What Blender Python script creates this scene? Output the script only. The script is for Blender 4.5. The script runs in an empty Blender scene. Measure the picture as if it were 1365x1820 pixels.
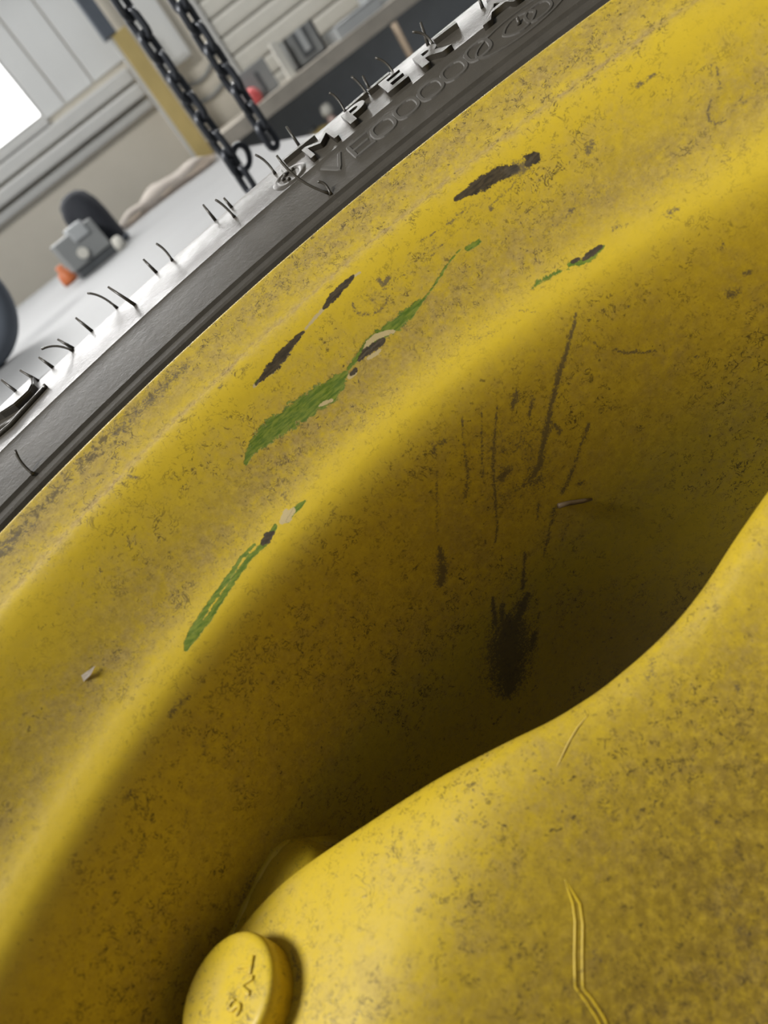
import bpy, bmesh, math, random
import numpy as np
from mathutils import Vector, Matrix

C = bpy.context.scene.collection
random.seed(7)
rad = math.radians

# ------------------------------------------------------------------ camera, light, exposure
CAM = Vector((0.0, 0.0, 1.05))                 # phone held over the wheel, 1.05 m above the floor

def cam_axes(pitch, roll):
    right, down, fwd = Vector((1, 0, 0)), Vector((0, -math.sin(pitch), -math.cos(pitch))), Vector((0, math.cos(pitch), -math.sin(pitch)))
    cx = right*math.cos(roll) + down*math.sin(roll)
    cy = right*math.sin(roll) - down*math.cos(roll)
    return Matrix((cx, cy, -fwd)).transposed()

PITCH = rad(30.789)
M_room = cam_axes(PITCH, rad(38.0))
M_wheel = cam_axes(PITCH, rad(41.20))          # the wheel lies about three degrees out of level
cam_data = bpy.data.cameras.new('camera')
cam = bpy.data.objects.new('camera', cam_data)
C.objects.link(cam)
cam.matrix_world = Matrix.Translation(CAM) @ M_room.to_4x4()
cam_data.sensor_fit = 'VERTICAL'
cam_data.sensor_height = 36.0
cam_data.lens = 25.487
cam_data.clip_start = 0.01
cam_data.dof.use_dof = True
cam_data.dof.focus_distance = 0.35
cam_data.dof.aperture_fstop = 8.0
bpy.context.scene.camera = cam

world = bpy.data.worlds.new('world')
bpy.context.scene.world = world
world.use_nodes = True
bg = world.node_tree.nodes['Background']
bg.inputs[0].default_value = (0.86, 0.93, 1.0, 1)
bg.inputs[1].default_value = WORLD_STRENGTH = 0.19

def area(name, loc, target, size, power, col=(1, 1, 1), size_y=None):
    d = bpy.data.lights.new(name, 'AREA')
    d.energy = power; d.color = col; d.size = size
    if size_y: d.shape = 'RECTANGLE'; d.size_y = size_y
    o = bpy.data.objects.new(name, d); C.objects.link(o)
    o.location = loc
    o.rotation_euler = (Vector(target)-Vector(loc)).to_track_quat('-Z', 'Y').to_euler()
    return o

area('left_key', (-1.32, 0.32, 2.84), (-0.1, 0.15, 0.95), 0.55, 74, (1.0, 0.985, 0.95), 0.62)  # unseen key light, direction taken from the bolt's cast shadow
area('tyre_crest_fill', (0.3, 2.95, 1.92), (0.3, 1.9, 1.35), 3.0, 36, (1.0, 0.99, 0.97), 0.14)  # added unseen fill: reflects in the tyre crest and brightens the far wall

vs = bpy.context.scene.view_settings
vs.view_transform = 'Standard'
vs.look = 'None'
vs.exposure = 0.0
vs.gamma = 1.0
vs.use_curve_mapping = False

# ------------------------------------------------------------------ helpers
class NT:
    """short hand for building node trees"""
    def __init__(self, name):
        self.m = bpy.data.materials.new(name); self.m.use_nodes = True
        self.t = self.m.node_tree
        self.b = self.t.nodes['Principled BSDF']
    def n(self, kind, **kw):
        nd = self.t.nodes.new(kind)
        for k, v in kw.items(): setattr(nd, k, v)
        return nd
    def link(self, a, b): self.t.links.new(a, b)
    def set(self, sock, v):
        if hasattr(v, 'is_linked') or isinstance(v, bpy.types.NodeSocket): self.link(v, sock)
        else: sock.default_value = v
    def math(self, op, a, b=0.0, c=0.0, clamp=False):
        nd = self.n('ShaderNodeMath', operation=op, use_clamp=clamp)
        for s, v in zip(nd.inputs, (a, b, c)): self.set(s, v)
        return nd.outputs[0]
    def noise(self, vec, scale, detail=2.0, rough=0.5, dist=0.0):
        nd = self.n('ShaderNodeTexNoise')
        self.link(vec, nd.inputs['Vector'])
        nd.inputs['Scale'].default_value = scale; nd.inputs['Detail'].default_value = detail
        nd.inputs['Roughness'].default_value = rough; nd.inputs['Distortion'].default_value = dist
        return nd.outputs['Fac']
    def step(self, v, lo, hi, a=0.0, b=1.0):
        nd = self.n('ShaderNodeMapRange', interpolation_type='SMOOTHSTEP')
        for s, x in zip(nd.inputs[:5], (v, lo, hi, a, b)): self.set(s, x)
        return nd.outputs[0]
    def mix(self, f, a, b):
        nd = self.n('ShaderNodeMix', data_type='RGBA')
        self.set(nd.inputs[0], f)
        for s, v in ((nd.inputs[6], a), (nd.inputs[7], b)):
            if isinstance(v, tuple): v = (*v, 1.0) if len(v) == 3 else v
            self.set(s, v)
        return nd.outputs[2]
    def coord(self, which='Object'):
        return self.n('ShaderNodeTexCoord').outputs[which]
    def attr(self, name):
        return self.n('ShaderNodeAttribute', attribute_name=name).outputs['Fac']

def plain(name, col, rough=0.6, metal=0.0, noise=0.12, scale=30.0, emit=None):
    t = NT(name)
    c = t.coord()
    n = t.noise(c, scale, 4.0, 0.6)
    dark = tuple(x*(1-noise*2) for x in col); lite = tuple(min(1, x*(1+noise)) for x in col)
    t.link(t.mix(n, dark, lite), t.b.inputs['Base Color'])
    t.b.inputs['Roughness'].default_value = rough
    t.b.inputs['Metallic'].default_value = metal
    if emit:
        t.b.inputs['Emission Color'].default_value = (*col, 1)
        t.b.inputs['Emission Strength'].default_value = emit
    return t.m

def mesh_obj(name, me, m=None, parent=None, smooth=False):
    if m: me.materials.clear(); me.materials.append(m)
    if smooth:
        me.polygons.foreach_set('use_smooth', [True]*len(me.polygons))
    o = bpy.data.objects.new(name, me); C.objects.link(o)
    if parent: o.parent = parent
    return o

def bm_obj(name, bm, m, parent=None, smooth=False):
    me = bpy.data.meshes.new(name)
    bm.normal_update(); bm.to_mesh(me); bm.free()
    return mesh_obj(name, me, m, parent, smooth)

def thing(name, label, cat, loc=(0, 0, 0), rotz=0.0, group=None):
    o = bpy.data.objects.new(name, None); C.objects.link(o)
    o.empty_display_size = 0.05
    o.location = loc; o.rotation_euler = (0, 0, rotz)
    o['label'] = label; o['category'] = cat
    if group: o['group'] = group
    return o

def tag(o, label, cat, group=None):
    o['label'] = label; o['category'] = cat
    if group: o['group'] = group
    return o

def add_box(bm, x0, x1, y0, y1, z0, z1, bevel=0.0):
    v = [bm.verts.new(p) for p in ((x0, y0, z0), (x1, y0, z0), (x1, y1, z0), (x0, y1, z0), (x0, y0, z1), (x1, y0, z1), (x1, y1, z1), (x0, y1, z1))]
    f = [bm.faces.new([v[i] for i in q]) for q in ((3, 2, 1, 0), (4, 5, 6, 7), (0, 1, 5, 4), (1, 2, 6, 5), (2, 3, 7, 6), (3, 0, 4, 7))]
    if bevel:
        es = list({e for q in f for e in q.edges})
        bmesh.ops.bevel(bm, geom=es, offset=bevel, segments=2, affect='EDGES', profile=0.7)
    return bm

def box(*a, **k): return add_box(bmesh.new(), *a, **k)

def add_tube(bm, path, r, sides=8, closed=False, ends=True):
    path = [Vector(p) for p in path]
    n = len(path)
    rr = r if isinstance(r, (list, tuple)) else [r]*n
    rings = []
    up = None
    for i, p in enumerate(path):
        a = path[(i-1) % n] if closed or i > 0 else p
        b = path[(i+1) % n] if closed or i < n-1 else p
        t = (b-a).normalized()
        if up is None:
            up = t.orthogonal().normalized()
        up = (up - t*up.dot(t)).normalized()
        s = t.cross(up)
        rings.append([bm.verts.new(p + (up*math.cos(q)+s*math.sin(q))*rr[i]) for q in (2*math.pi*k/sides for k in range(sides))])
    for i in range(n if closed else n-1):
        A, B = rings[i], rings[(i+1) % n]
        for k in range(sides):
            bm.faces.new((A[k], A[(k+1) % sides], B[(k+1) % sides], B[k]))
    if ends and not closed:
        bm.faces.new(list(reversed(rings[0]))); bm.faces.new(rings[-1])
    return bm

def add_lathe(bm, prof, segs=32, mat=None):
    """revolve (r, z) pairs about z; r = 0 closes the end"""
    rings = []
    for r, z in prof:
        if r <= 1e-6: rings.append([bm.verts.new((0, 0, z))])
        else: rings.append([bm.verts.new((r*math.cos(2*math.pi*k/segs), r*math.sin(2*math.pi*k/segs), z)) for k in range(segs)])
    for A, B in zip(rings, rings[1:]):
        for k in range(segs):
            k2 = (k+1) % segs
            if len(A) == 1 and len(B) == 1: continue
            if len(A) == 1: bm.faces.new((A[0], B[k], B[k2]))
            elif len(B) == 1: bm.faces.new((A[k2], A[k], B[0]))
            else: bm.faces.new((A[k2], A[k], B[k], B[k2]))
    bmesh.ops.recalc_face_normals(bm, faces=bm.faces[:])
    if mat is not None: bmesh.ops.transform(bm, matrix=mat, verts=bm.verts[:])
    return bm

def text_mesh(body, size, depth, bevel=0.0, offset=0.0):
    """flat lettering from the built-in font as a mesh, centred, extruded along +z"""
    cu = bpy.data.curves.new('lettering', 'FONT')
    cu.body = body; cu.size = size; cu.extrude = depth/2; cu.bevel_depth = bevel; cu.offset = offset
    cu.align_x = 'CENTER'; cu.align_y = 'CENTER'; cu.resolution_u = 4
    o = bpy.data.objects.new('lettering', cu); C.objects.link(o)
    bpy.context.view_layer.update()
    me = bpy.data.meshes.new_from_object(o.evaluated_get(bpy.context.evaluated_depsgraph_get()))
    bpy.data.objects.remove(o)
    return me

# ------------------------------------------------------------------ wheel measurements
U = 0.38/5.523                                  # one unit of the wheel drawing in metres
OFF = Vector((0.571, -0.572, 0.0))*U            # wheel axis relative to the point the drawing is measured from
RIM_CTRL = [(5.55, 1.30), (5.56, 1.12), (5.575, 1.04), (5.56, 1.0), (5.523, 0.995), (5.48, 1.03), (5.36, 1.11), (5.27, 1.175), (5.22, 1.20), (5.19, 1.20),
            (5.15, 1.22), (5.09, 1.28), (5.01, 1.40), (4.92, 1.54), (4.83, 1.67), (4.74, 1.78), (4.66, 1.855), (4.57, 1.915),
            (4.49, 1.99), (4.44, 2.12), (4.415, 2.32), (4.405, 2.7), (4.42, 3.2), (4.45, 3.9), (4.45, 4.6), (4.46, 5.2), (4.62, 5.4), (5.1, 5.43), (5.3, 5.44), (5.52, 5.5)]

def chaikin(pts, n=3):
    for _ in range(n):
        out = [pts[0]]
        for a, b in zip(pts, pts[1:]):
            out.append((a[0]*.75+b[0]*.25, a[1]*.75+b[1]*.25))
            out.append((a[0]*.25+b[0]*.75, a[1]*.25+b[1]*.75))
        out.append(pts[-1])
        pts = out
    return pts

# outline of the wheel disc: offset in degrees from the middle of a scallop -> radius in units
DISC_OUT = [(-45, 4.36), (-43, 4.34), (-40.2, 4.27), (-37.7, 4.16), (-30.5, 3.78), (-24.4, 3.55), (-17.8, 3.31), (-11.7, 3.17), (-5, 3.12), (0, 3.13),
            (4, 3.16), (9.4, 3.28), (15.1, 3.45), (20, 3.62), (26, 3.85), (32, 4.06), (38, 4.24), (42, 4.33), (45, 4.36)]
VALLEY_AZ = 2.5
DISC_H = [(0.0, 4.5), (1.0, 4.45), (1.6, 4.36), (2.1, 4.00), (2.9, 3.22), (3.15, 3.04), (3.5, 3.0), (4.6, 3.0)]

RIM_WEAR = [
    ('d', 1, (11.61, 59.4, 0.99, 12.72, 60.4, 2.19, 13.97, 61.2, 3.13, 14.99, 62.3, 3.07, 15.54, 63.5, 2.31, 16.01, 64.6, 1.39)),
    ('s', 0.9, (15.42, 63.8, 2.77, 15.97, 65.0, 3.49, 16.47, 65.3, 3.05, 16.99, 65.5, 2.34)),
    ('d', 1, (16.8, 66.0, 1.42, 17.17, 65.5, 2.6, 17.38, 65.1, 2.11)),
    ('s', 0.8, (15.6, 68.6, 0.48, 14.99, 70.0, 0.47, 14.29, 70.2, 0.47, 13.55, 70.5, 0.48)),
    ('s', 0.9, (13.24, 70.8, 0.92, 13.16, 72.4, 0.89)),
    ('s', 0.32, (10.17, 65.5, 2.41, 11.6, 65.6, 3.83, 12.85, 67.2, 3.79, 14.38, 68.0, 2.84)),
    ('s', 0.32, (5.07, 68.4, 2.44, 7.31, 68.8, 3.88, 9.63, 68.0, 3.87)),
    ('s', 0.9, (10.09, 65.4, 0.71, 10.35, 66.1, 0.95)),
    ('s', 0.8, (7.71, 63.7, 0.36, 9.24, 65.2, 0.36, 10.23, 65.8, 0.43, 11.17, 65.3, 0.48, 11.84, 66.5, 0.47)),
    ('s', 0.7, (4.87, 69.9, 0.34, 6.56, 72.7, 0.34, 7.88, 72.2, 0.34, 9.25, 71.2, 0.39, 11.32, 70.1, 0.34)),
    ('s', 0.9, (20.3, 76.6, 1.16, 20.66, 75.5, 1.83, 20.98, 73.8, 1.15)),
    ('s', 0.9, (17.5, 92.2, 0.94, 17.72, 92.3, 0.94)),
    ('s', 0.6, (19.16, 108.8, 1.52, 19.55, 109.4, 2.27, 19.89, 110.4, 1.51)),
    ('s', 0.7, (22.67, 116.4, 1.94, 22.97, 116.8, 2.41, 23.2, 116.9, 1.44)),
    ('g', 0.8, (10.3, 79.5, 0.96, 10.78, 79.7, 1.44, 11.25, 79.8, 0.96)),
    ('d', 1, (16.35, 113.1, 1.05, 17.06, 112.6, 1.59, 17.73, 112.3, 1.06)),
    ('d', 1, (15.7, 111.3, 1.06, 16.06, 111.4, 1.06)),
    ('g', 0.9, (15.42, 111.2, 1.03, 15.94, 113.4, 1.56, 16.59, 113.9, 1.83, 17.32, 113.6, 1.3, 17.97, 113.1, 0.52)),
    ('g', 0.62, (12.15, 109.7, 1.06, 12.98, 109.8, 1.85, 13.55, 110.0, 2.11)),
    ('g', 0.62, (13.66, 109.9, 1.05, 14.32, 110.8, 1.32, 15.15, 112.9, 0.79)),
    ('g', 0.75, (4.02, 87.0, 1.23, 5.79, 84.4, 0.73, 6.76, 82.9, 0.54, 7.76, 81.1, 0.85, 8.51, 79.2, 0.48, 9.7, 77.6, 0.39, 10.53, 78.8, 0.48)),
    ('d', 1, (-7.36, 64.0, 0.49, -6.52, 63.9, 1.46, -5.73, 63.4, 2.2, -4.85, 63.0, 2.7, -4.09, 62.2, 1.97, -3.47, 61.7, 1.48, -2.85, 61.2, 1.24, -2.32, 61.2, 0.62)),
    ('p', 1, (-7.53, 64.0, 0.61, -6.8, 64.3, 0.61)),
    ('p', 0.9, (-2.12, 60.9, 0.62, -1.2, 60.1, 0.75, -0.27, 59.5, 0.88)),
    ('p', 0.8, (-6.23, 65.5, 0.49, -5.1, 65.3, 0.49)),
    ('d', 1, (-0.18, 59.3, 0.63, 0.43, 58.7, 1.52, 1.32, 57.9, 1.8, 2.15, 57.5, 1.56, 2.87, 57.1, 0.78)),
    ('p', 0.9, (2.71, 57.2, 0.52, 3.41, 57.7, 0.77)),
    ('g', 0.8, (-7.28, 63.5, 0.97, -6.97, 63.3, 0.73)),
    ('s', 0.75, (1.63, 65.9, 0.61, 1.38, 69.1, 0.85, 1.51, 72.0, 0.96, 2.14, 74.6, 0.97, 2.73, 76.1, 0.97, 3.38, 75.6, 0.73, 3.95, 73.7, 0.61)),
    ('s', 0.9, (4.08, 65.9, 1.17, 4.1, 68.8, 1.92, 4.67, 67.6, 1.22)),
    ('s', 0.4, (2.51, 66.3, 4.38, 2.86, 71.3, 5.34)),
    ('g', 1, (-11.9, 84.9, 0.94, -10.89, 82.7, 2.39, -9.88, 82.5, 3.62, -8.59, 83.3, 4.38, -7.35, 84.4, 4.64, -6.1, 85.4, 4.64, -5.1, 86.3, 4.64, -3.93, 87.7, 4.41, -3.05, 87.5, 3.18, -2.17, 86.9, 1.22)),
    ('g', 0.9, (-1.74, 86.2, 0.98, -0.55, 85.0, 1.46, 0.52, 84.0, 2.2, 1.5, 83.6, 2.45, 2.57, 84.8, 2.93, 3.56, 85.4, 2.93, 4.61, 84.3, 1.71, 5.43, 83.9, 0.73)),
    ('d', 1, (-0.8, 86.6, 0.73, -0.02, 85.8, 1.71, 0.69, 86.5, 1.72, 1.52, 87.2, 1.23)),
    ('d', 0.9, (-1.87, 88.9, 0.98, -1.46, 88.7, 1.23)),
    ('p', 1, (-0.08, 84.8, 0.61, 0.57, 83.6, 1.22, 1.3, 83.5, 1.22, 1.99, 85.1, 1.22, 2.53, 86.9, 0.73)),
    ('p', 1, (-0.2, 88.5, 0.74, 0.46, 89.2, 0.99, 0.9, 89.2, 0.61)),
    ('p', 1, (-2.13, 89.1, 0.98, -1.63, 89.2, 1.23)),
    ('p', 0.9, (-5.18, 89.6, 0.61, -4.74, 90.3, 0.86, -4.24, 91.5, 0.62)),
    ('g', 1, (-24.35, 116.8, 1.17, -23.56, 116.0, 1.43, -22.22, 114.8, 1.22, -20.47, 113.8, 1.0, -18.75, 112.9, 1.03, -17.29, 111.7, 0.78, -16.03, 112.2, 0.66)),
    ('g', 1, (-24.75, 118.3, 1.16, -23.58, 118.3, 1.17, -22.14, 118.0, 1.18, -20.11, 116.6, 1.21, -18.67, 115.6, 1.24, -16.92, 114.6, 1.27, -15.54, 115.5, 1.01, -13.99, 113.7, 1.03)),
    ('d', 1, (-15.53, 114.7, 1.02, -15.03, 114.7, 2.06, -14.54, 115.0, 1.03)),
    ('p', 1, (-13.44, 114.4, 1.3, -12.87, 114.3, 2.6, -12.37, 114.6, 1.56)),
    ('g', 1, (-13.11, 116.3, 0.75, -12.32, 115.3, 1.02, -11.76, 115.3, 1.29, -11.16, 115.7, 0.52)),
    ('s', 0.95, (13.77, 129.9, 0.57, 13.11, 133.9, 0.95, 12.29, 137.8, 0.98, 11.2, 143.7, 1.14, 10.46, 146.7, 1.56, 9.18, 153.8, 1.33, 8.21, 159.4, 1.36, 7.13, 166.4, 1.95, 6.27, 171.2, 1.43, 5.27, 177.2, 2.08, 4.53, 180.3, 2.49, 3.88, 181.2, 2.22)),
    ('s', 0.8, (4.97, 141.6, 0.63, 4.26, 146.4, 0.91, 3.37, 152.2, 1.32, 2.4, 159.6, 1.36, 1.51, 165.9, 1.37, 0.55, 175.8, 0.99, -1.02, 191.1, 0.75, -2.05, 196.9, 0.64)),
    ('s', 0.7, (3.96, 137.1, 0.49, 2.66, 147.1, 0.65, 1.35, 157.9, 0.94, 0.58, 165.5, 0.96)),
    ('s', 0.7, (2.2, 135.3, 0.61, 1.33, 142.5, 0.89, 0.42, 151.5, 0.91, -0.41, 159.7, 1.64, -1.46, 165.9, 1.71)),
    ('s', 0.7, (-1.23, 138.3, 1.8, -0.62, 137.4, 2.27, 0.01, 138.8, 1.24)),
    ('s', 0.65, (-2.11, 147.3, 0.92, -3.3, 155.3, 0.81, -5.19, 169.2, 0.7)),
    ('s', 0.85, (6.71, 142.4, 2.07, 5.9, 146.4, 1.58)),
    ('s', 0.85, (7.65, 148.1, 1.03, 7.16, 152.0, 1.6, 6.62, 154.9, 1.08)),
    ('s', 0.9, (2.48, 170.0, 3.02, 1.74, 171.1, 2.73)),
    ('s', 0.85, (7.85, 166.5, 1.43, 8.03, 170.9, 1.66)),
    ('s', 0.75, (10.26, 176.8, 1.44, 9.73, 180.1, 1.19, 8.9, 183.5, 0.91, 7.39, 191.4, 1.26, 6.35, 196.0, 1.61, 5.58, 198.8, 1.64)),
    ('s', 0.75, (4.49, 184.6, 3.42, 2.98, 181.6, 2.46)),
    ('s', 0.7, (3.19, 195.7, 1.24, 2.19, 202.7, 0.8)),
    ('s', 0.7, (4.04, 204.3, 2.58, 3.1, 209.8, 1.65, 1.95, 216.4, 1.36, 0.88, 222.8, 0.86)),
    ('s', 0.6, (4.34, 216.4, 1.03, 2.97, 223.0, 0.88)),
    ('s', 0.9, (7.06, 201.1, 1.6, 7.29, 201.8, 1.28)),
    ('s', 0.45, (2.75, 157.7, 12.36, 5.53, 164.1, 10.88, 4.22, 187.1, 12.83, 0.55, 175.8, 11.71)),
    ('s', 0.9, (-5.87, 175.9, 1.12, -6.31, 180.6, 2.3, -6.93, 186.0, 3.6, -7.53, 189.9, 3.1, -7.96, 192.4, 1.26)),
    ('s', 0.85, (-0.29, 213.3, 0.99, -1.26, 220.1, 1.34, -2.43, 229.2, 1.72)),
    ('s', 1, (-2.48, 235.2, 3.05, -3.44, 237.3, 4.16, -4.48, 241.9, 3.75)),
    ('s', 0.95, (-5.1, 220.2, 0.97, -5.77, 226.7, 1.63, -6.32, 232.9, 2.63)),
    ('s', 0.95, (-4.88, 228.3, 1.7, -5.74, 235.3, 2.41)),
    ('s', 1.15, (-5.73, 241.9, 8.25, -6.2, 246.3, 10.91, -6.89, 251.8, 12.92, -7.77, 258.6, 12.96, -8.58, 266.1, 10.74, -9.45, 271.5, 6.16, -9.9, 274.2, 2.33)),
    ('s', 0.95, (-4.33, 258.1, 2.64, -5.32, 263.9, 3.44)),
    ('s', 0.75, (-2.58, 249.3, 1.11, -3.41, 254.0, 0.94)),
    ('s', 0.7, (29.08, 73.9, 0.36, 28.8, 77.4, 0.3)),
    ('s', 0.7, (29.25, 76.5, 0.58, 29.05, 80.8, 0.38, 28.88, 84.2, 0.96)),
    ('s', 0.8, (28.16, 86.2, 0.39, 27.69, 89.1, 0.62, 27.54, 92.4, 0.74, 27.78, 95.1, 0.62, 28.4, 95.7, 0.39)),
    ('s', 0.85, (24.71, 65.9, 0.89, 25.1, 65.9, 1.12)),
    ('s', 0.85, (25.6, 65.8, 0.88, 26.03, 66.0, 0.66)),
    ('s', 0.85, (24.65, 139.9, 0.89, 24.93, 137.6, 0.66)),
    ('s', 0.85, (25.34, 153.5, 0.98, 25.79, 154.3, 1.23)),
    ('s', 0.8, (23.99, 158.9, 2.3, 24.38, 159.5, 2.3)),
    ('s', 0.85, (17.0, 139.7, 0.72, 17.24, 140.1, 0.72)),
    ('s', 0.8, (13.25, 141.3, 0.41, 13.78, 144.6, 0.4, 13.94, 148.2, 0.4, 14.46, 152.4, 0.41)),
    ('s', 0.85, (14.93, 152.8, 0.9, 15.25, 155.9, 0.94, 15.78, 158.6, 0.64, 16.21, 159.4, 1.27, 16.73, 162.1, 0.65, 17.68, 164.3, 0.48)),
    ('s', 0.7, (19.96, 177.3, 0.85, 20.3, 178.0, 0.85)),
    ('s', 0.4, (27.71, 95.1, 1.11, 29.28, 93.6, 1.32, 31.29, 92.3, 1.5)),
    ('s', 0.35, (14.83, 93.5, 4.81, 17.23, 92.7, 5.22, 20.35, 92.3, 4.2)),
    ('s', 0.9, (-9.3, 54.1, 0.82, -9.08, 53.7, 0.84)),
    ('s', 0.6, (-22.54, 81.6, 0.43, -22.66, 82.2, 0.43)),
    ('s', 0.7, (-29.06, 128.7, 1.27, -28.28, 128.9, 1.92, -27.29, 130.3, 1.3)),
    ('s', 0.7, (-29.38, 146.8, 1.35, -29.68, 148.7, 1.13)),
    ('s', 0.6, (-34.81, 132.3, 1.02, -34.26, 131.9, 0.82)),
    ('s', 0.6, (-32.33, 137.0, 0.81, -32.72, 139.4, 0.82)),
    ('s', 0.55, (-37.7, 147.3, 3.61, -36.9, 148.0, 2.28)),
    ('s', 0.6, (-39.12, 142.8, 1.41, -39.35, 145.4, 1.07)),
    ('s', 0.6, (-34.45, 158.8, 1.2, -33.49, 155.6, 0.95)),
    ('s', 0.62, (-16.13, 29.7, 3.18, -14.39, 30.3, 3.84, -11.79, 30.4, 3.88, -9.64, 30.0, 2.92)),
    ('s', 0.62, (-26.15, 28.2, 3.55, -25.05, 30.6, 4.22, -23.69, 33.2, 2.42)),
    ('s', 0.45, (-4.47, 30.6, 2.64, -0.9, 31.2, 2.65, 3.19, 31.1, 2.32)),
    ('s', 0.7, (-17.91, 53.0, 1.29, -17.56, 57.1, 0.74)),
    ('s', 0.6, (-3.76, 58.3, 0.5, -2.91, 69.9, 0.5)),
    ('s', 0.6, (10.43, 114.5, 0.76, 11.47, 120.4, 0.95)),
    ('s', 0.5, (6.2, 112.8, 1.64, 8.22, 115.6, 1.05)),
    ('s', 0.45, (-4.81, 84.5, 1.47, -0.99, 88.6, 1.23)),
    ('s', 0.55, (-36.67, 199.6, 3.58, -35.44, 199.6, 3.0, -33.56, 202.2, 1.84)),
    ('s', 0.28, (-31.17, 98.6, 6.51, -21.88, 104.1, 10.76, -10.77, 105.9, 11.5, 0.33, 109.5, 10.75, 10.12, 108.7, 7.9)),
]
DISC_WEAR = [
    ('v', 1, (-73.6, 176.0, 0.52, -74.4, 173.3, 0.85, -75.5, 169.9, 0.97, -78.6, 166.0, 1.03, -85.0, 159.8, 0.99, -90.4, 154.1, 1.04, -90.3, 151.2, 1.12, -90.7, 147.2, 1.1, -91.7, 143.4, 1.08)),
    ('l', 1, (-32.1, 206.3, 0.24, -37.9, 204.9, 0.33, -43.9, 202.6, 0.33, -52.1, 199.2, 0.24)),
    ('s', 0.65, (-2.9, 207.8, 1.85, -5.9, 203.7, 2.22, -10.5, 201.6, 1.55)),
    ('s', 0.6, (12.0, 187.9, 1.03, 10.7, 186.6, 0.86)),
    ('s', 0.5, (-81.1, 159.6, 2.37, -80.7, 157.2, 1.69)),
    ('s', 0.5, (-91.7, 149.7, 2.0, -96.8, 149.0, 1.55)),
    ('s', 0.4, (-37.5, 153.4, 5.16, -43.8, 141.7, 6.69)),
    ('s', 0.3, (-61.0, 186.4, 8.14, -43.4, 184.6, 11.67, -29.8, 168.1, 14.24)),
    ('s', 0.5, (-58.7, 196.7, 0.77, -56.3, 196.2, 0.77)),
    ('s', 0.6, (-161.8, 205.2, 1.44, -161.8, 197.0, 1.71, -164.4, 191.0, 1.76, -170.3, 189.3, 1.22)),
]
SIDE_LETTERS = [(7.489, 6.15), (9.631, 6.128), (11.39, 6.113), (13.274, 6.117), (15.148, 6.106), (16.961, 6.114), (18.828, 6.126)]
SIDE_EMBLEM = [(21.651, 6.058), (21.605, 6.067), (22.855, 6.04)]
CREST_LETTERS = [(7.86, 6.559), (10.83, 6.581), (13.845, 6.586), (16.587, 6.528), (21.312, 6.432)]
CREST_OVAL = [(4.973, 6.558)]
CREST_BARS = [[(5.522, 6.884), (8.094, 6.854)], [(10.653, 6.825), (12.337, 6.839)], [(12.459, 6.832), (14.206, 6.829)], [(17.418, 6.763), (19.084, 6.735)], [(21.124, 6.643), (22.321, 6.645)]]
EMBLEM_TOP = [(-15.938, 7.1), (-16.397, 6.835), (-16.926, 6.746), (-17.492, 6.75), (-18.202, 6.753), (-19.105, 6.861), (-20.152, 7.1), (-21.466, 7.1), (-20.918, 7.1), (-19.161, 7.1), (-18.001, 7.1), (-16.805, 7.1)]
EMBLEM_BARS = [[(-16.25, 6.678), (-17.314, 6.648), (-18.466, 6.618), (-19.409, 6.591), (-20.284, 6.613), (-21.325, 6.653)], [(-17.711, 6.644), (-18.827, 6.624), (-19.974, 6.711)]]
WHISKERS = [[(-35.77, 477.75, -49.33), (-35.18, 481.4, -43.22), (-36.24, 484.42, -38.15)], [(-46.94, 486.23, -49.54), (-47.54, 491.63, -40.47)], [(-66.29, 455.84, -51.04), (-70.66, 464.29, -36.86)], [(-76.52, 482.46, -49.54), (-78.92, 487.78, -40.6), (-83.49, 491.33, -34.65)], [(-95.24, 479.11, -49.54), (-97.1, 485.01, -39.65)], [(-108.5, 467.21, -49.3), (-113.68, 471.29, -42.45), (-120.75, 473.32, -39.05)], [(-108.95, 476.18, -49.54), (-112.0, 481.03, -41.41)], [(-123.71, 472.56, -49.54), (-125.72, 477.28, -41.62)], [(-134.05, 469.73, -49.54), (-137.56, 475.35, -40.11)], [(-145.43, 466.34, -49.54), (-147.8, 473.52, -37.48)], [(-144.74, 373.02, -65.61), (-145.4, 376.7, -59.44), (-143.87, 379.91, -54.06)], [(-2.34, 488.4, -49.54), (-1.74, 494.21, -39.79)], [(4.35, 459.3, -51.24), (4.05, 463.32, -44.49), (2.8, 466.32, -39.44)], [(8.76, 481.72, -49.31), (8.96, 485.27, -43.37)], [(37.71, 471.26, -49.72), (38.25, 475.41, -42.76), (36.49, 478.92, -36.86)], [(41.08, 401.81, -64.02), (34.62, 409.25, -51.53), (33.77, 417.27, -38.08)], [(40.8, 400.47, -64.41), (41.85, 403.27, -59.72), (40.12, 404.95, -56.9)], [(60.26, 483.84, -49.51), (62.02, 491.01, -37.48)], [(86.32, 462.98, -49.85), (88.05, 467.76, -41.84), (86.83, 470.57, -37.12)], [(116.09, 453.28, -50.2), (117.05, 457.18, -43.66), (114.63, 460.48, -38.12)], [(139.08, 446.23, -50.26), (139.25, 449.72, -44.4), (135.38, 452.44, -39.83)], [(140.04, 453.89, -49.59), (144.95, 459.75, -39.75)], [(102.23, 464.88, -49.53), (102.86, 468.31, -43.76), (102.23, 471.48, -38.44)], [(164.66, 432.71, -50.76), (167.05, 435.87, -45.46)], [(153.09, 387.44, -60.41), (154.7, 388.98, -57.81)], [(-127.49, 440.82, -51.3), (-127.25, 442.09, -49.18)], [(103.28, 461.11, -49.74), (105.82, 466.11, -41.34)]]
LETTER_POS = [(0.141, 0.047), (0.115, -0.037), (0.042, -0.089)]
LETTER_ROT = [-118.2, -123.2, -143.2]


def wl(az, r, h):
    """wheel-local point: azimuth in radians, radius and depth in units"""
    return Vector((r*math.sin(az)*U, r*math.cos(az)*U, -h*U))

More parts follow.
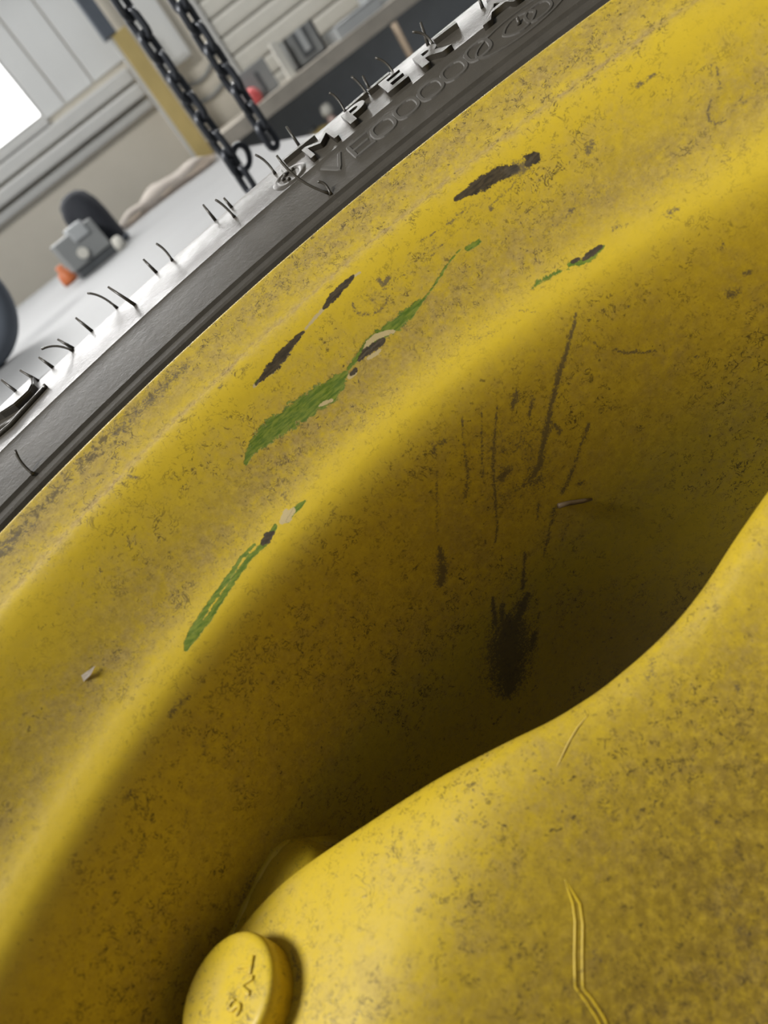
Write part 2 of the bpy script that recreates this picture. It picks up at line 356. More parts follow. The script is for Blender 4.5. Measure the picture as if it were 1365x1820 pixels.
# ------------------------------------------------------------------ materials
def paint_material():
    t = NT('yellow_paint')
    c = t.coord()
    big = t.noise(c, 9.0, 3.0, 0.55)
    mid = t.noise(c, 38.0, 4.0, 0.6)
    fine = t.noise(c, 400.0, 5.0, 0.68, 0.5)
    vfine = t.noise(c, 900.0, 3.0, 0.6)
    yellow = t.mix(big, (0.57, 0.405, 0.022), (0.67, 0.487, 0.032))
    # film of dust, clinging in a mottled way
    dust_a = t.attr('dust')
    mott = t.noise(c, 170.0, 9.0, 0.80, 0.25)
    film = t.math('MULTIPLY', t.step(mott, 0.36, 0.66), t.step(mid, 0.30, 0.66))
    dirty = t.math('SUBTRACT', 1.0, t.attr('clean'))
    film = t.math('MULTIPLY', t.math('MULTIPLY', film, 0.42), dirty)
    film = t.math('ADD', film, t.math('MULTIPLY', dust_a, t.step(mott, 0.25, 0.62)), clamp=True)
    tan = t.mix(t.step(t.noise(c, 650.0, 4.0, 0.7), 0.35, 0.65), (0.300, 0.205, 0.065), (0.420, 0.305, 0.110))
    col = t.mix(film, yellow, tan)
    soil_shade = t.math('MULTIPLY', t.attr('soil_shade'), t.step(t.noise(c, 240.0, 8.0, 0.8), 0.30, 0.62, 0.25, 1.0))
    col = t.mix(soil_shade, col, (0.115, 0.072, 0.014))  # brown soil; over the disc it also carries painted shade
    # curly dark specks: thin contour lines of a distorted noise, broken up by a coarser one
    w1 = t.noise(c, 330.0, 3.0, 0.55, 1.0)
    line = t.step(t.math('ABSOLUTE', t.math('SUBTRACT', w1, 0.5)), 0.006, 0.042, 1.0, 0.0)
    gate = t.step(t.noise(c, 230.0, 4.0, 0.62), 0.505, 0.575)
    zone = t.step(t.noise(c, 22.0, 4.0, 0.6), 0.38, 0.60, 0.14, 1.0)
    w2 = t.noise(c, 140.0, 3.0, 0.55, 1.3)
    line2 = t.step(t.math('ABSOLUTE', t.math('SUBTRACT', w2, 0.5)), 0.004, 0.024, 1.0, 0.0)
    gate2 = t.step(t.noise(c, 95.0, 4.0, 0.62), 0.545, 0.60)
    curl = t.math('MULTIPLY', t.math('MAXIMUM', t.math('MULTIPLY', line, gate), t.math('MULTIPLY', line2, gate2)), zone)
    dots = t.math('MULTIPLY', t.step(fine, 0.615, 0.66), t.step(mid, 0.42, 0.62, 0.25, 1.0))
    pin = t.math('MULTIPLY', t.step(vfine, 0.64, 0.70), t.step(mott, 0.42, 0.58))
    speck = t.math('MAXIMUM', t.math('MULTIPLY', curl, 0.85), t.math('MULTIPLY', dots, 0.82))
    speck = t.math('MAXIMUM', speck, t.math('MULTIPLY', pin, 0.6))
    speck = t.math('MULTIPLY', speck, t.math('ADD', t.math('MULTIPLY', dirty, 0.65), 0.35))
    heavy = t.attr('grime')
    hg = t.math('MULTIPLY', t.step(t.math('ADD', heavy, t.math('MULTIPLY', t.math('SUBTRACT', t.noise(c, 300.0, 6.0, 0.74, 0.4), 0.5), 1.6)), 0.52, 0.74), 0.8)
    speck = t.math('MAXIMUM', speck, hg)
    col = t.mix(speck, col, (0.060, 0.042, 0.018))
    # stains and scuffs
    rag = t.math('SUBTRACT', t.noise(c, 330.0, 7.0, 0.78, 0.4), 0.5)
    grain = t.math('SUBTRACT', t.noise(c, 1100.0, 4.0, 0.75), 0.5)
    st = t.attr('stain')
    sv = t.math('ADD', st, t.math('ADD', t.math('MULTIPLY', rag, 1.5), t.math('MULTIPLY', grain, 1.9)))
    sf = t.math('MULTIPLY', t.step(sv, 0.34, 0.80, 0.0, 0.86), t.step(st, 0.02, 0.2))
    col = t.mix(sf, col, (0.105, 0.080, 0.045))
    def chip(name, amp, lo=0.47, hi=0.53):
        return t.step(t.math('ADD', t.attr(name), t.math('MULTIPLY', rag, amp)), lo, hi)
    g = chip('green', 1.45, 0.44, 0.54)
    mp = t.n('ShaderNodeMapping'); mp.inputs['Scale'].default_value = (0.16, 0.7, 1.0); mp.inputs['Rotation'].default_value = (0, 0, 0.25)
    t.link(c, mp.inputs[0])
    streak = t.noise(mp.outputs[0], 1100.0, 3.0, 0.6)
    green = t.mix(t.step(streak, 0.35, 0.68), (0.085, 0.145, 0.012), (0.200, 0.245, 0.028))
    col = t.mix(g, col, green)
    p = chip('pale', 1.2)
    col = t.mix(p, col, (0.50, 0.40, 0.20))
    d = chip('dark', 1.35)
    metal = t.mix(t.step(streak, 0.3, 0.7), (0.040, 0.031, 0.020), (0.085, 0.064, 0.035))
    col = t.mix(d, col, metal)
    t.link(col, t.b.inputs['Base Color'])
    rough = t.math('ADD', t.math('MULTIPLY', film, 0.5), 0.33)
    rough = t.math('MAXIMUM', rough, t.math('MULTIPLY', sf, 0.8))
    t.link(rough, t.b.inputs['Roughness'])
    t.b.inputs['Specular IOR Level'].default_value = 0.42
    h = t.math('ADD', t.math('MULTIPLY', t.noise(c, 70.0, 3.0, 0.5), 0.35), t.math('MULTIPLY', speck, 0.05))
    h = t.math('SUBTRACT', h, t.math('MULTIPLY', d, 0.35))
    h = t.math('SUBTRACT', h, t.math('MULTIPLY', g, 0.16))
    bp = t.n('ShaderNodeBump')
    bp.inputs['Strength'].default_value = 0.6; bp.inputs['Distance'].default_value = 0.0011
    t.link(h, bp.inputs['Height']); t.link(bp.outputs[0], t.b.inputs['Normal'])
    return t.m

def rubber_material():
    t = NT('black_rubber')
    c = t.coord()
    n = t.noise(c, 60.0, 4.0, 0.6)
    f = t.noise(c, 700.0, 3.0, 0.6)
    col = t.mix(n, (0.046, 0.041, 0.033), (0.072, 0.063, 0.049))
    col = t.mix(t.math('MULTIPLY', t.step(f, 0.66, 0.74), 0.4), col, (0.20, 0.18, 0.15))
    t.link(col, t.b.inputs['Base Color'])
    t.link(t.step(n, 0.2, 0.8, 0.30, 0.42), t.b.inputs['Roughness'])
    t.b.inputs['Specular IOR Level'].default_value = 0.5
    bp = t.n('ShaderNodeBump')
    bp.inputs['Strength'].default_value = 0.35; bp.inputs['Distance'].default_value = 0.0004
    st = t.n('ShaderNodeMapping'); st.inputs['Scale'].default_value = (1, 1, 1)
    t.link(c, st.inputs[0])
    t.link(t.math('ADD', t.math('MULTIPLY', f, 0.4), t.noise(st.outputs[0], 220.0, 4.0, 0.65, 0.5)), bp.inputs['Height'])
    t.link(bp.outputs[0], t.b.inputs['Normal'])
    return t.m

PAINT = paint_material()
RUBBER = rubber_material()
DULL = plain('dull_rubber', (0.062, 0.055, 0.044), 0.62, 0, 0.1, 60)
M_chain = plain('oiled_chain_steel', (0.075, 0.08, 0.092), 0.30, 0.4, 0.2, 90)
M_wall = plain('cream_wall_paint', (0.76, 0.71, 0.61), 0.85, 0, 0.06, 6)
M_sheet = plain('pale_wall_sheet', (0.70, 0.71, 0.70), 0.6, 0, 0.04, 5)
M_rail = plain('pale_grey_rail', (0.60, 0.60, 0.58), 0.55, 0, 0.05, 9)
M_floor = plain('grey_concrete', (0.30, 0.30, 0.29), 0.7, 0, 0.12, 5)
M_ceil = plain('grey_ceiling', (0.32, 0.33, 0.34), 0.9, 0, 0.05, 3)
M_table = plain('pale_steel_top', (0.25, 0.253, 0.257), 0.55, 0.0, 0.07, 7)
M_under = plain('slate_panel', (0.50, 0.52, 0.54), 0.7, 0, 0.15, 8)
M_dark = plain('dark_grey_steel', (0.10, 0.108, 0.115), 0.6, 0, 0.2, 20)
M_post = plain('slate_grey_paint', (0.12, 0.14, 0.17), 0.55, 0, 0.1, 20)
M_yel = plain('ochre_yellow_paint', (0.62, 0.48, 0.19), 0.5, 0, 0.12, 14)
M_bench = plain('worn_bench_wood', (0.46, 0.42, 0.36), 0.65, 0, 0.2, 18)
M_grey = plain('mid_grey_enamel', (0.28, 0.29, 0.29), 0.5, 0, 0.08, 20)
M_lgrey = plain('light_grey_plastic', (0.48, 0.50, 0.51), 0.4, 0, 0.05, 20)
M_white = plain('off_white_plastic', (0.75, 0.73, 0.66), 0.45, 0, 0.04, 20)
M_red = plain('red_plastic', (0.62, 0.10, 0.10), 0.4, 0, 0.08, 20)
M_orange = plain('orange_plastic', (0.70, 0.20, 0.07), 0.45, 0, 0.08, 20)
M_black = plain('black_cloth', (0.030, 0.033, 0.042), 0.8, 0, 0.2, 40)
M_paper = plain('pale_paper', (0.70, 0.64, 0.58), 0.7, 0, 0.05, 12)
M_pink = plain('pinkish_plastic', (0.70, 0.52, 0.46), 0.5, 0, 0.06, 20)
M_wood = plain('bare_wood', (0.42, 0.32, 0.22), 0.6, 0, 0.15, 30)
M_twig = plain('dry_twig', (0.17, 0.115, 0.06), 0.6, 0, 0.25, 120)
M_scratch = plain('scratched_yellow', (0.66, 0.50, 0.13), 0.5, 0, 0.05, 60)
M_glass = plain('daylit_pane', (1.0, 1.0, 1.0), 0.2, 0, 0.0, 2, emit=2.4)

# ------------------------------------------------------------------ the room
def struct(name, bm, m, parent=None):
    o = bm_obj(name, bm, m, parent)
    o['kind'] = 'structure'
    return o

WY = 3.10                                       # far wall
floor = struct('floor', box(-4.0, 4.0, -3.0, 3.3, -0.1, 0.0), M_floor)
ceiling = struct('ceiling', box(-4.0, 4.0, -3.0, 3.3, 3.3, 3.4), M_ceil)
wx0, wx1, wz0, wz1 = -2.3, -0.088, 1.31, 3.05   # window opening
bm = bmesh.new()
add_box(bm, -4.0, wx0, WY, WY+0.2, 0, 3.3); add_box(bm, wx1, 4.0, WY, WY+0.2, 0, 3.3)
add_box(bm, wx0, wx1, WY, WY+0.2, 0, wz0); add_box(bm, wx0, wx1, WY, WY+0.2, wz1, 3.3)
wall = struct('wall_far', bm, M_wall)
xs = [wx1+0.004, 0.005, 0.128, 0.262]
for a, b in zip(xs, xs[1:]):
    bm_obj('sheet_panel', box(a, b-0.006, WY-0.012, WY-0.001, 1.305, 3.29, bevel=0.002), M_sheet, wall)
win = struct('window_1', box(wx0, wx1, WY+0.05, WY+0.10, wz0, wz0+0.02), M_rail)
bm_obj('pane', box(wx0+0.01, wx1-0.003, WY+0.06, WY+0.066, wz0+0.02, wz1-0.01), M_glass, win)
bm_obj('window_sill', box(wx0-0.05, wx1+0.004, WY-0.03, WY+0.05, wz0-0.022, wz0, bevel=0.003), M_rail, win)
bm_obj('window_frame', box(wx1-0.004, wx1+0.002, WY-0.012, WY+0.10, wz0, wz1), M_rail, win)
for i, (z0, z1, dp) in enumerate(((1.238, 1.283, 0.035), (1.183, 1.226, 0.05), (1.142, 1.170, 0.035))):
    o = bm_obj('trim_%d' % (i+1), box(-3.6, 0.246, WY-dp, WY-0.001, z0, z1, bevel=0.008), M_rail)
    o['kind'] = 'structure'

# roller door behind the bench: every slat its own piece
door = struct('door_1', box(0.545, 0.57, WY-0.05, WY-0.005, 0.05, 2.6, bevel=0.004), M_rail)
bm = box(0.575, 3.2, WY-0.030, WY-0.008, 0, 0.058, bevel=0.011)
slat_me = None
for k in range(30):
    if slat_me is None:
        o = bm_obj('slat', bm, M_white, door); slat_me = o.data
    else:
        o = mesh_obj('slat', slat_me, None, door)
    o.location.z = 0.62 + k*0.062

# ------------------------------------------------------------------ jib crane column, arm and two chains
post = thing('jib_crane_column', 'slate grey steel column with a yellow lower part against the far wall', 'column', (0.278, 2.93, 0))
bm_obj('lower_section', box(-0.026, 0.030, -0.026, 0.026, 0.0, 1.358, bevel=0.004), M_yel, post)['label'] = 'yellow painted lower section'
bm_obj('upper_section', box(-0.052, -0.004, -0.034, 0.034, 1.358, 2.16, bevel=0.005), M_post, post)
bm_obj('side_strip', box(-0.036, -0.0265, -0.02, 0.02, 0.0, 1.357), M_rail, post)
bm_obj('arm', box(-0.16, -0.06, -2.05, 0.04, 2.161, 2.25, bevel=0.004), M_post, post)
bm_obj('base_plate', box(-0.1, 0.1, -0.1, 0.1, 0.0, 0.015, bevel=0.003), M_post, post)

PITCH_L, RAD_L = 0.0238, 0.0043                 # chain pitch and bar radius
bm = bmesh.new()
path = []
for k in range(7): path.append((0.0078*math.cos(math.pi*k/6), 0, 0.0078+0.0078*math.sin(math.pi*k/6)))
for k in range(7): path.append((-0.0078*math.cos(math.pi*k/6), 0, -0.0078-0.0078*math.sin(math.pi*k/6)))
add_tube(bm, path, RAD_L, 8, closed=True)
link_me = bpy.data.meshes.new('chain_link'); bm.to_mesh(link_me); bm.free()
link_me.polygons.foreach_set('use_smooth', [True]*len(link_me.polygons)); link_me.materials.append(M_chain)

def chain(x, y, ztop, zbot, label, lean=0.0):
    t = thing('hanging_chain', label, 'chain', (x, y, ztop), 0, 'steel chains hanging from the jib arm')
    n = int((ztop-zbot)/PITCH_L)
    for k in range(n):
        o = mesh_obj('chain_link', link_me, None, t)
        o.location = (lean*k*PITCH_L + random.uniform(-.0006, .0006), random.uniform(-.0006, .0006), -(k+0.7)*PITCH_L)
        o.rotation_euler = (random.uniform(-.06, .06), random.uniform(-.05, .05), rad(38 if k % 2 else 128) + random.uniform(-.12, .12))
    return t, n
ch1, n1 = chain(0.1115, 1.0, 2.165, 0.945, 'steel chain hanging in front of the yellow column, nearer the window', 0.006)
hk = bmesh.new()
add_tube(hk, [(0.012*math.cos(a)+0.008, 0, 0.014*math.sin(a)) for a in (2*math.pi*k/16 for k in range(16))], 0.0042, 8, closed=True)
o = bm_obj('shackle', hk, M_chain, ch1, True); o.location = (0.014, 0.004, 0.985-2.165); o.rotation_euler = (0.2, 0.5, 0.5)
ch2, n2 = chain(0.1655, 1.0, 2.165, 0.960, 'steel chain hanging in front of the pale roller door', 0.006)

# ------------------------------------------------------------------ steel table on the left with odds and ends
TZ = 0.918
table = thing('steel_table', 'long pale grey steel table below the window', 'table', (-0.6, 2.0, 0))
bm_obj('tabletop', box(-1.5, 0.90, -0.95, 0.84, TZ-0.03, TZ, bevel=0.004), M_table, table)
for sx in (-1.4, 0.8):
    for sy in (-0.85, 0.75):
        bm_obj('leg', box(sx-0.03, sx+0.03, sy-0.03, sy+0.03, 0, TZ-0.03), M_grey, table)

bx = thing('charger_box', 'small grey box with a pale label on the steel table', 'box', (-0.185, 2.02, TZ), rad(12))
bm_obj('body', box(-0.056, 0.056, -0.05, 0.05, 0.022, 0.094, bevel=0.005), M_grey, bx)
bm_obj('base', box(-0.050, 0.060, -0.046, 0.046, 0.0, 0.022, bevel=0.003), M_dark, bx)
bm_obj('lid', box(-0.010, 0.034, -0.055, 0.02, 0.070, 0.104, bevel=0.006), M_lgrey, bx)
bm = add_lathe(bmesh.new(), [(0, 0), (0.013, 0), (0.013, 0.006), (0, 0.006)], 16, Matrix.Translation((-0.012, -0.05, 0.045)) @ Matrix.Rotation(rad(90), 4, 'X'))
bm_obj('dial', bm, M_white, bx)
cp = thing('rounded_cover', 'black rounded cover standing behind the small grey box', 'cover', (-0.135, 2.13, TZ), rad(-10))
bm = add_lathe(bmesh.new(), [(0.075, 0), (0.075, 0.10), (0.070, 0.135), (0.055, 0.165), (0.030, 0.180), (0, 0.184)], 24)
bmesh.ops.scale(bm, vec=(0.72, 0.6, 0.88), verts=bm.verts[:])
bm_obj('shell', bm, M_black, cp, True)
bm = add_lathe(bmesh.new(), [(0.078, 0.004), (0.082, 0.010), (0.078, 0.016)], 24); bmesh.ops.scale(bm, vec=(0.72, 0.6, 0.88), verts=bm.verts[:])
bm_obj('rim_band', bm, M_post, cp, True)
kn = add_lathe(bmesh.new(), [(0, 0), (0.020, 0), (0.022, 0.010), (0.018, 0.030), (0.010, 0.036), (0.010, 0.048), (0, 0.050)], 16)
o = tag(bm_obj('orange_fitting', kn, M_orange, None, True), 'small orange fitting on the table beside the grey box', 'fitting'); o.location = (-0.272, 2.12, TZ)
cn = add_lathe(bmesh.new(), [(0, 0), (0.014, 0), (0.014, 0.018), (0.010, 0.03), (0, 0.032)], 14)
o = tag(bm_obj('white_bottle_cap', cn, M_white, None, True), 'small white cap lying to the right of the grey box', 'cap'); o.location = (-0.105, 1.96, TZ)
# curled sheet along the back of the table
bm = bmesh.new()
NA, NB = 24, 8
grid = []
for i in range(NA+1):
    a = i/NA
    row = []
    for j in range(NB+1):
        b = j/NB
        x = -0.10 + a*0.36
        y = 2.42 + b*0.30 + 0.05*math.sin(a*5)
        lift = 0.045*math.exp(-((b-0.12-0.08*math.sin(a*4))/0.14)**2)*(0.35+0.65*math.sin(a*math.pi)) + 0.010*math.sin(a*9+b*4)**2
        row.append(bm.verts.new((x, y, TZ+0.002+lift)))
    grid.append(row)
for i in range(NA):
    for j in range(NB):
        bm.faces.new((grid[i][j], grid[i+1][j], grid[i+1][j+1], grid[i][j+1]))
bmesh.ops.solidify(bm, geom=bm.faces[:], thickness=0.002)
tag(bm_obj('curled_sheet', bm, M_paper, None, True), 'pale curled sheet lying along the back of the steel table', 'sheet')
# rubber tyred wheel at the left edge
rw = thing('rubber_roller_wheel', 'dark rubber wheel with a pale hub standing on the table', 'wheel', (-0.405, 1.50, TZ+0.118), rad(12))
prof = [(0.055, -0.028), (0.085, -0.034), (0.108, -0.030), (0.117, -0.016), (0.118, 0), (0.117, 0.016), (0.108, 0.030), (0.085, 0.034), (0.055, 0.028), (0.055, -0.028)]
bm_obj('tyre', add_lathe(bmesh.new(), prof, 48, Matrix.Rotation(rad(90), 4, 'X')), M_post, rw, True)
bm_obj('hub', add_lathe(bmesh.new(), [(0, -0.02), (0.054, -0.024), (0.054, 0.024), (0, 0.02)], 32, Matrix.Rotation(rad(90), 4, 'X')), M_lgrey, rw)

# ------------------------------------------------------------------ workbench on the right
BX0, BX1, BY0, BY1, BZ = 0.315, 2.4, 2.64, 3.02, 0.958
bench = thing('workbench', 'dark workbench with a worn brown top in front of the roller door', 'workbench', (0, 0, 0))
bm_obj('worktop', box(BX0, BX1, BY0, BY1, BZ-0.048, BZ, bevel=0.004), M_bench, bench)
bm_obj('void_backing', box(BX0+0.02, BX1-0.02, BY1-0.06, BY1-0.03, 0.04, BZ-0.05), M_under, bench)  # added backing that stands in for the dark void under the worktop
bm_obj('side_panel', box(BX0+0.02, BX0+0.045, BY0+0.05, BY1-0.061, 0.0, BZ-0.05), M_under, bench)
bm_obj('side_panel', box(BX1-0.045, BX1-0.02, BY0+0.05, BY1-0.061, 0.0, BZ-0.05), M_under, bench)
bm_obj('lower_shelf', box(BX0+0.046, BX1-0.046, BY0+0.05, BY1-0.062, 0.595, 0.615), M_under, bench)
mc = thing('grey_test_unit', 'grey upright unit with a dark side slot on the bench', 'machine', (0.545, 2.80, BZ))
bm_obj('body', box(-0.075, 0.055, -0.06, 0.06, 0, 0.098, bevel=0.006), M_grey, mc)
bm_obj('slot', box(0.000, 0.012, -0.064, -0.0605, 0.012, 0.075), M_dark, mc)
o = tag(bm_obj('red_knob', add_lathe(bmesh.new(), [(0, 0), (0.020, 0), (0.026, 0.010), (0.027, 0.026), (0.020, 0.042), (0.010, 0.05), (0, 0.052)], 20), M_red, None, True), 'red round cap standing on the bench before the grey unit', 'cap')
o.location = (0.497, 2.705, BZ)
o = tag(bm_obj('pale_bar', box(-0.013, 0.013, -0.012, 0.012, 0, 0.112, bevel=0.003), M_white), 'upright cream bar standing at the front of the bench', 'bar'); o.location = (0.634, 2.68, BZ)
bn = thing('grey_parts_bin', 'grey parts bin with a dark notch on the bench', 'bin', (0.735, 2.79, BZ))
bm = bmesh.new()
add_box(bm, -0.055, 0.06, -0.06, -0.052, 0, 0.098); add_box(bm, -0.055, 0.06, 0.052, 0.06, 0, 0.098)
add_box(bm, -0.055, -0.047, -0.06, 0.06, 0, 0.098); add_box(bm, 0.052, 0.06, -0.06, 0.06, 0, 0.098); add_box(bm, -0.055, 0.06, -0.06, 0.06, 0, 0.006)
bm_obj('body', bm, M_grey, bn)
bm_obj('notch', box(-0.022, 0.024, -0.066, -0.0605, 0.018, 0.095, bevel=0.002), M_dark, bn)
bm_obj('label_holder', box(-0.010, 0.012, -0.069, -0.0662, 0.032, 0.099), M_lgrey, bn)
tr = thing('metal_tray', 'shiny grey metal tray on the bench', 'tray', (0.915, 2.76, BZ))
bm = bmesh.new()
add_box(bm, -0.085, 0.085, -0.09, 0.09, 0, 0.005); add_box(bm, -0.085, 0.085, -0.09, -0.084, 0.005, 0.035); add_box(bm, -0.085, 0.085, 0.084, 0.09, 0.005, 0.035)
add_box(bm, -0.085, -0.079, -0.084, 0.084, 0.005, 0.035); add_box(bm, 0.079, 0.085, -0.084, 0.084, 0.005, 0.035)
bm_obj('pan', bm, M_lgrey, tr)
bm = add_tube(bmesh.new(), [(-0.086, -0.09, 0.036), (0.086, -0.09, 0.036)], 0.004, 8)
bm_obj('rolled_edge', bm, M_lgrey, tr, True)
cu = add_lathe(bmesh.new(), [(0, 0), (0.020, 0), (0.030, 0.075), (0.028, 0.075), (0.019, 0.004), (0, 0.004)], 20)
o = tag(bm_obj('cream_cup', cu, M_white, None, True), 'cream tapered cup standing in the metal tray', 'cup'); o.location = (0.785, 2.86, BZ)
o = tag(bm_obj('grey_carton', box(-0.06, 0.06, -0.05, 0.05, 0, 0.085, bevel=0.003), M_lgrey), 'light grey carton on the bench right of the tray', 'carton'); o.location = (1.06, 2.80, BZ)
o = tag(bm_obj('yellow_carton', box(-0.045, 0.045, -0.045, 0.045, 0, 0.09, bevel=0.004), M_yel), 'yellow carton on the bench beyond the grey carton', 'carton'); o.location = (1.19, 2.83, BZ)
# below the bench
br = thing('broom', 'wooden handled broom leaning under the bench', 'broom', (1.005, 2.625, 0))
bm_obj('handle', add_tube(bmesh.new(), [(0.0, 0.0, 0.05), (-0.015, 0.0, 0.905)], 0.011, 10), M_wood, br, True)
bm_obj('head', box(-0.12, 0.12, -0.03, 0.03, 0.03, 0.07, bevel=0.008), M_wood, br)
bm_obj('bristles', box(-0.115, 0.115, -0.026, 0.026, 0.0, 0.03), M_dark, br)
bt = thing('pinkish_bottle', 'pinkish bottle with a pale cap on the shelf under the bench', 'bottle', (0.69, 2.74, 0.62))
bm_obj('body', add_lathe(bmesh.new(), [(0, 0), (0.028, 0), (0.030, 0.02), (0.030, 0.13), (0.014, 0.165), (0.012, 0.18), (0, 0.18)], 20), M_pink, bt, True)
bm_obj('cap', add_lathe(bmesh.new(), [(0, 0.18), (0.020, 0.18), (0.022, 0.195), (0.016, 0.215), (0, 0.218)], 16), M_white, bt, True)
cn = thing('yellow_canister', 'yellow canister on the shelf under the bench', 'canister', (0.615, 2.76, 0.62))
bm_obj('body', box(-0.07, 0.05, -0.05, 0.05, 0, 0.165, bevel=0.014), M_yel, cn)
bm_obj('lid', add_lathe(bmesh.new(), [(0, 0.165), (0.018, 0.165), (0.018, 0.18), (0, 0.18)], 14), M_dark, cn)
# cables sagging along the wall beside the column
for (xa, xb, z0, sag, lab) in ((0.335, 0.54, 1.165, 0.05, 'upper grey cable sagging along the far wall beside the roller door'), (0.335, 0.54, 1.085, 0.03, 'lower grey cable sagging along the far wall beside the roller door')):
    pts = [(xa+(xb-xa)*k/10, WY-0.012, z0 - sag*(1-(k/5-1)**2)) for k in range(11)]
    tag(bm_obj('sagging_cable', add_tube(bmesh.new(), pts, 0.006, 8), M_grey, None, True), lab, 'cable')
o = tag(bm_obj('grey_duct', box(0.345, 0.46, WY-0.06, WY-0.001, 1.19, 1.9, bevel=0.02), M_sheet), 'light grey duct running up the far wall beside the column', 'duct')

# ------------------------------------------------------------------ the wheel
wheel = thing('tractor_wheel', 'dirty yellow tractor wheel lying flat with a new black tyre', 'wheel')
R = (M_room @ M_wheel.inverted()).to_4x4()
wheel.matrix_world = Matrix.Translation(CAM) @ R @ Matrix.Translation(OFF)

# --- rim: one revolved sheet, finely divided where the paint is worn
prof = np.array(chaikin(RIM_CTRL))
S = np.r_[0, np.cumsum(np.hypot(*np.diff(prof, axis=0).T))]
S_LO, S_HI = 0.22, 4.95
svals = np.r_[np.linspace(0, S_LO, 10)[:-1], np.arange(S_LO, S_HI, 0.0115), np.linspace(S_HI, S[-1], 24)]
rv, hv = np.interp(svals, S, prof[:, 0]), np.interp(svals, S, prof[:, 1])
az = np.radians(np.r_[np.arange(-66, 46, 0.125), np.arange(46, 294, 4.0)])
NS, NAZ = len(svals), len(az)
front = np.stack([np.outer(np.sin(az), rv)*U, np.outer(np.cos(az), rv)*U, np.outer(np.ones(NAZ), -hv)*U], -1).reshape(-1, 3)
# outer skin, coarser along the profile
T_RIM = 0.085
dr, dh_ = np.gradient(rv), np.gradient(hv)
ln = np.hypot(dr, dh_)
idx = np.unique(np.r_[0, np.arange(6, NS-1, 12), NS-1])
nr, nh = (rv + T_RIM*(-(-dh_))/ln)[idx], (hv + T_RIM*(-dr)/ln)[idx]
back = np.stack([np.outer(np.sin(az), nr)*U, np.outer(np.cos(az), nr)*U, np.outer(np.ones(NAZ), -nh)*U], -1).reshape(-1, 3)
NB_ = len(idx)
def grid_faces(na, ns, base, flip):
    i = np.arange(na)[:, None]; j = np.arange(ns-1)[None, :]
    i2 = (i+1) % na
    q = np.stack([i*ns+j, i2*ns+j, i2*ns+j+1, i*ns+j+1], -1).reshape(-1, 4) + base
    return q[:, ::-1] if flip else q
i = np.arange(NAZ); i2 = (i+1) % NAZ
n0 = NAZ*NS
cap0 = np.stack([i*NS, n0+i*NB_, n0+i2*NB_, i2*NS], -1)
cap1 = np.stack([i*NS+NS-1, i2*NS+NS-1, n0+i2*NB_+NB_-1, n0+i*NB_+NB_-1], -1)
verts = np.r_[front, back]
faces = np.r_[grid_faces(NAZ, NS, 0, True), grid_faces(NAZ, NB_, n0, False), cap0, cap1]

def np_mesh(name, v, f):
    me = bpy.data.meshes.new(name)
    me.vertices.add(len(v)); me.vertices.foreach_set('co', v.astype(np.float32).ravel())
    me.loops.add(f.size); me.loops.foreach_set('vertex_index', f.astype(np.int32).ravel())
    me.polygons.add(len(f))
    me.polygons.foreach_set('loop_start', np.arange(0, f.size, 4, dtype=np.int32))
    me.polygons.foreach_set('use_smooth', np.ones(len(f), dtype=bool))
    me.update(calc_edges=True); me.validate()
    return me

def paint_strokes(field, X, Y, strokes):
    """strokes: lists of (x, y, half width) in metres; field rises from 0 to 1 at the centre line, 0.5 at the edge"""
    for amp, pts in strokes:
        wmax = max(p[2] for p in pts)*2.2
        x0, x1 = min(p[0] for p in pts)-wmax, max(p[0] for p in pts)+wmax
        y0, y1 = min(p[1] for p in pts)-wmax, max(p[1] for p in pts)+wmax
        sel = np.where((X > x0) & (X < x1) & (Y > y0) & (Y < y1))[0]
        if not len(sel): continue
        px, py = X[sel], Y[sel]
        best = np.zeros(len(sel))
        segs = list(zip(pts, pts[1:])) if len(pts) > 1 else [(pts[0], pts[0])]
        for (ax, ay, aw), (bx_, by_, bw) in segs:
            dx, dy = bx_-ax, by_-ay
            L = dx*dx+dy*dy
            t = np.clip(((px-ax)*dx+(py-ay)*dy)/L, 0, 1) if L > 0 else np.zeros(len(sel))
            d = np.hypot(px-ax-t*dx, py-ay-t*dy)/(aw+(bw-aw)*t)
            best = np.maximum(best, np.clip(1-0.5*d, 0, 1))
        field[sel] = np.maximum(field[sel], best*amp)

CH = {'d': 'dark', 'g': 'green', 'p': 'pale', 's': 'stain', 'v': 'vein', 'l': 'light_scratch'}
def wear_attributes(me, X, Y, n, wear, polar):
    fields = {k: np.zeros(n) for k in CH.values()}
    for ch, amp, o in wear:
        pts = []
        for k in range(0, len(o), 3):
            a, s, w = o[k:k+3]
            if polar:
                r = np.interp(s/1000/U, S, prof[:, 0])*U
                pts.append((rad(a)*r, s/1000, w/1000))
            else: pts.append((a/1000, s/1000, w/1000))
        if polar:                                # keep x comparable over one stroke
            pass
        paint_strokes(fields[CH[ch]][:len(X)], X, Y, [(amp, pts)])
    for k, f in fields.items():
        if f.any():
            at = me.attributes.new(k, 'FLOAT', 'POINT'); at.data.foreach_set('value', f.astype(np.float32))
rim_me = np_mesh('rim', verts, faces)
AZ = np.repeat(np.where(az > math.pi, az-2*math.pi, az), NS)
RR = np.tile(rv, NAZ); SS = np.tile(svals, NAZ)
wear_attributes(rim_me, AZ*RR*U, SS*U, len(verts), RIM_WEAR, True)
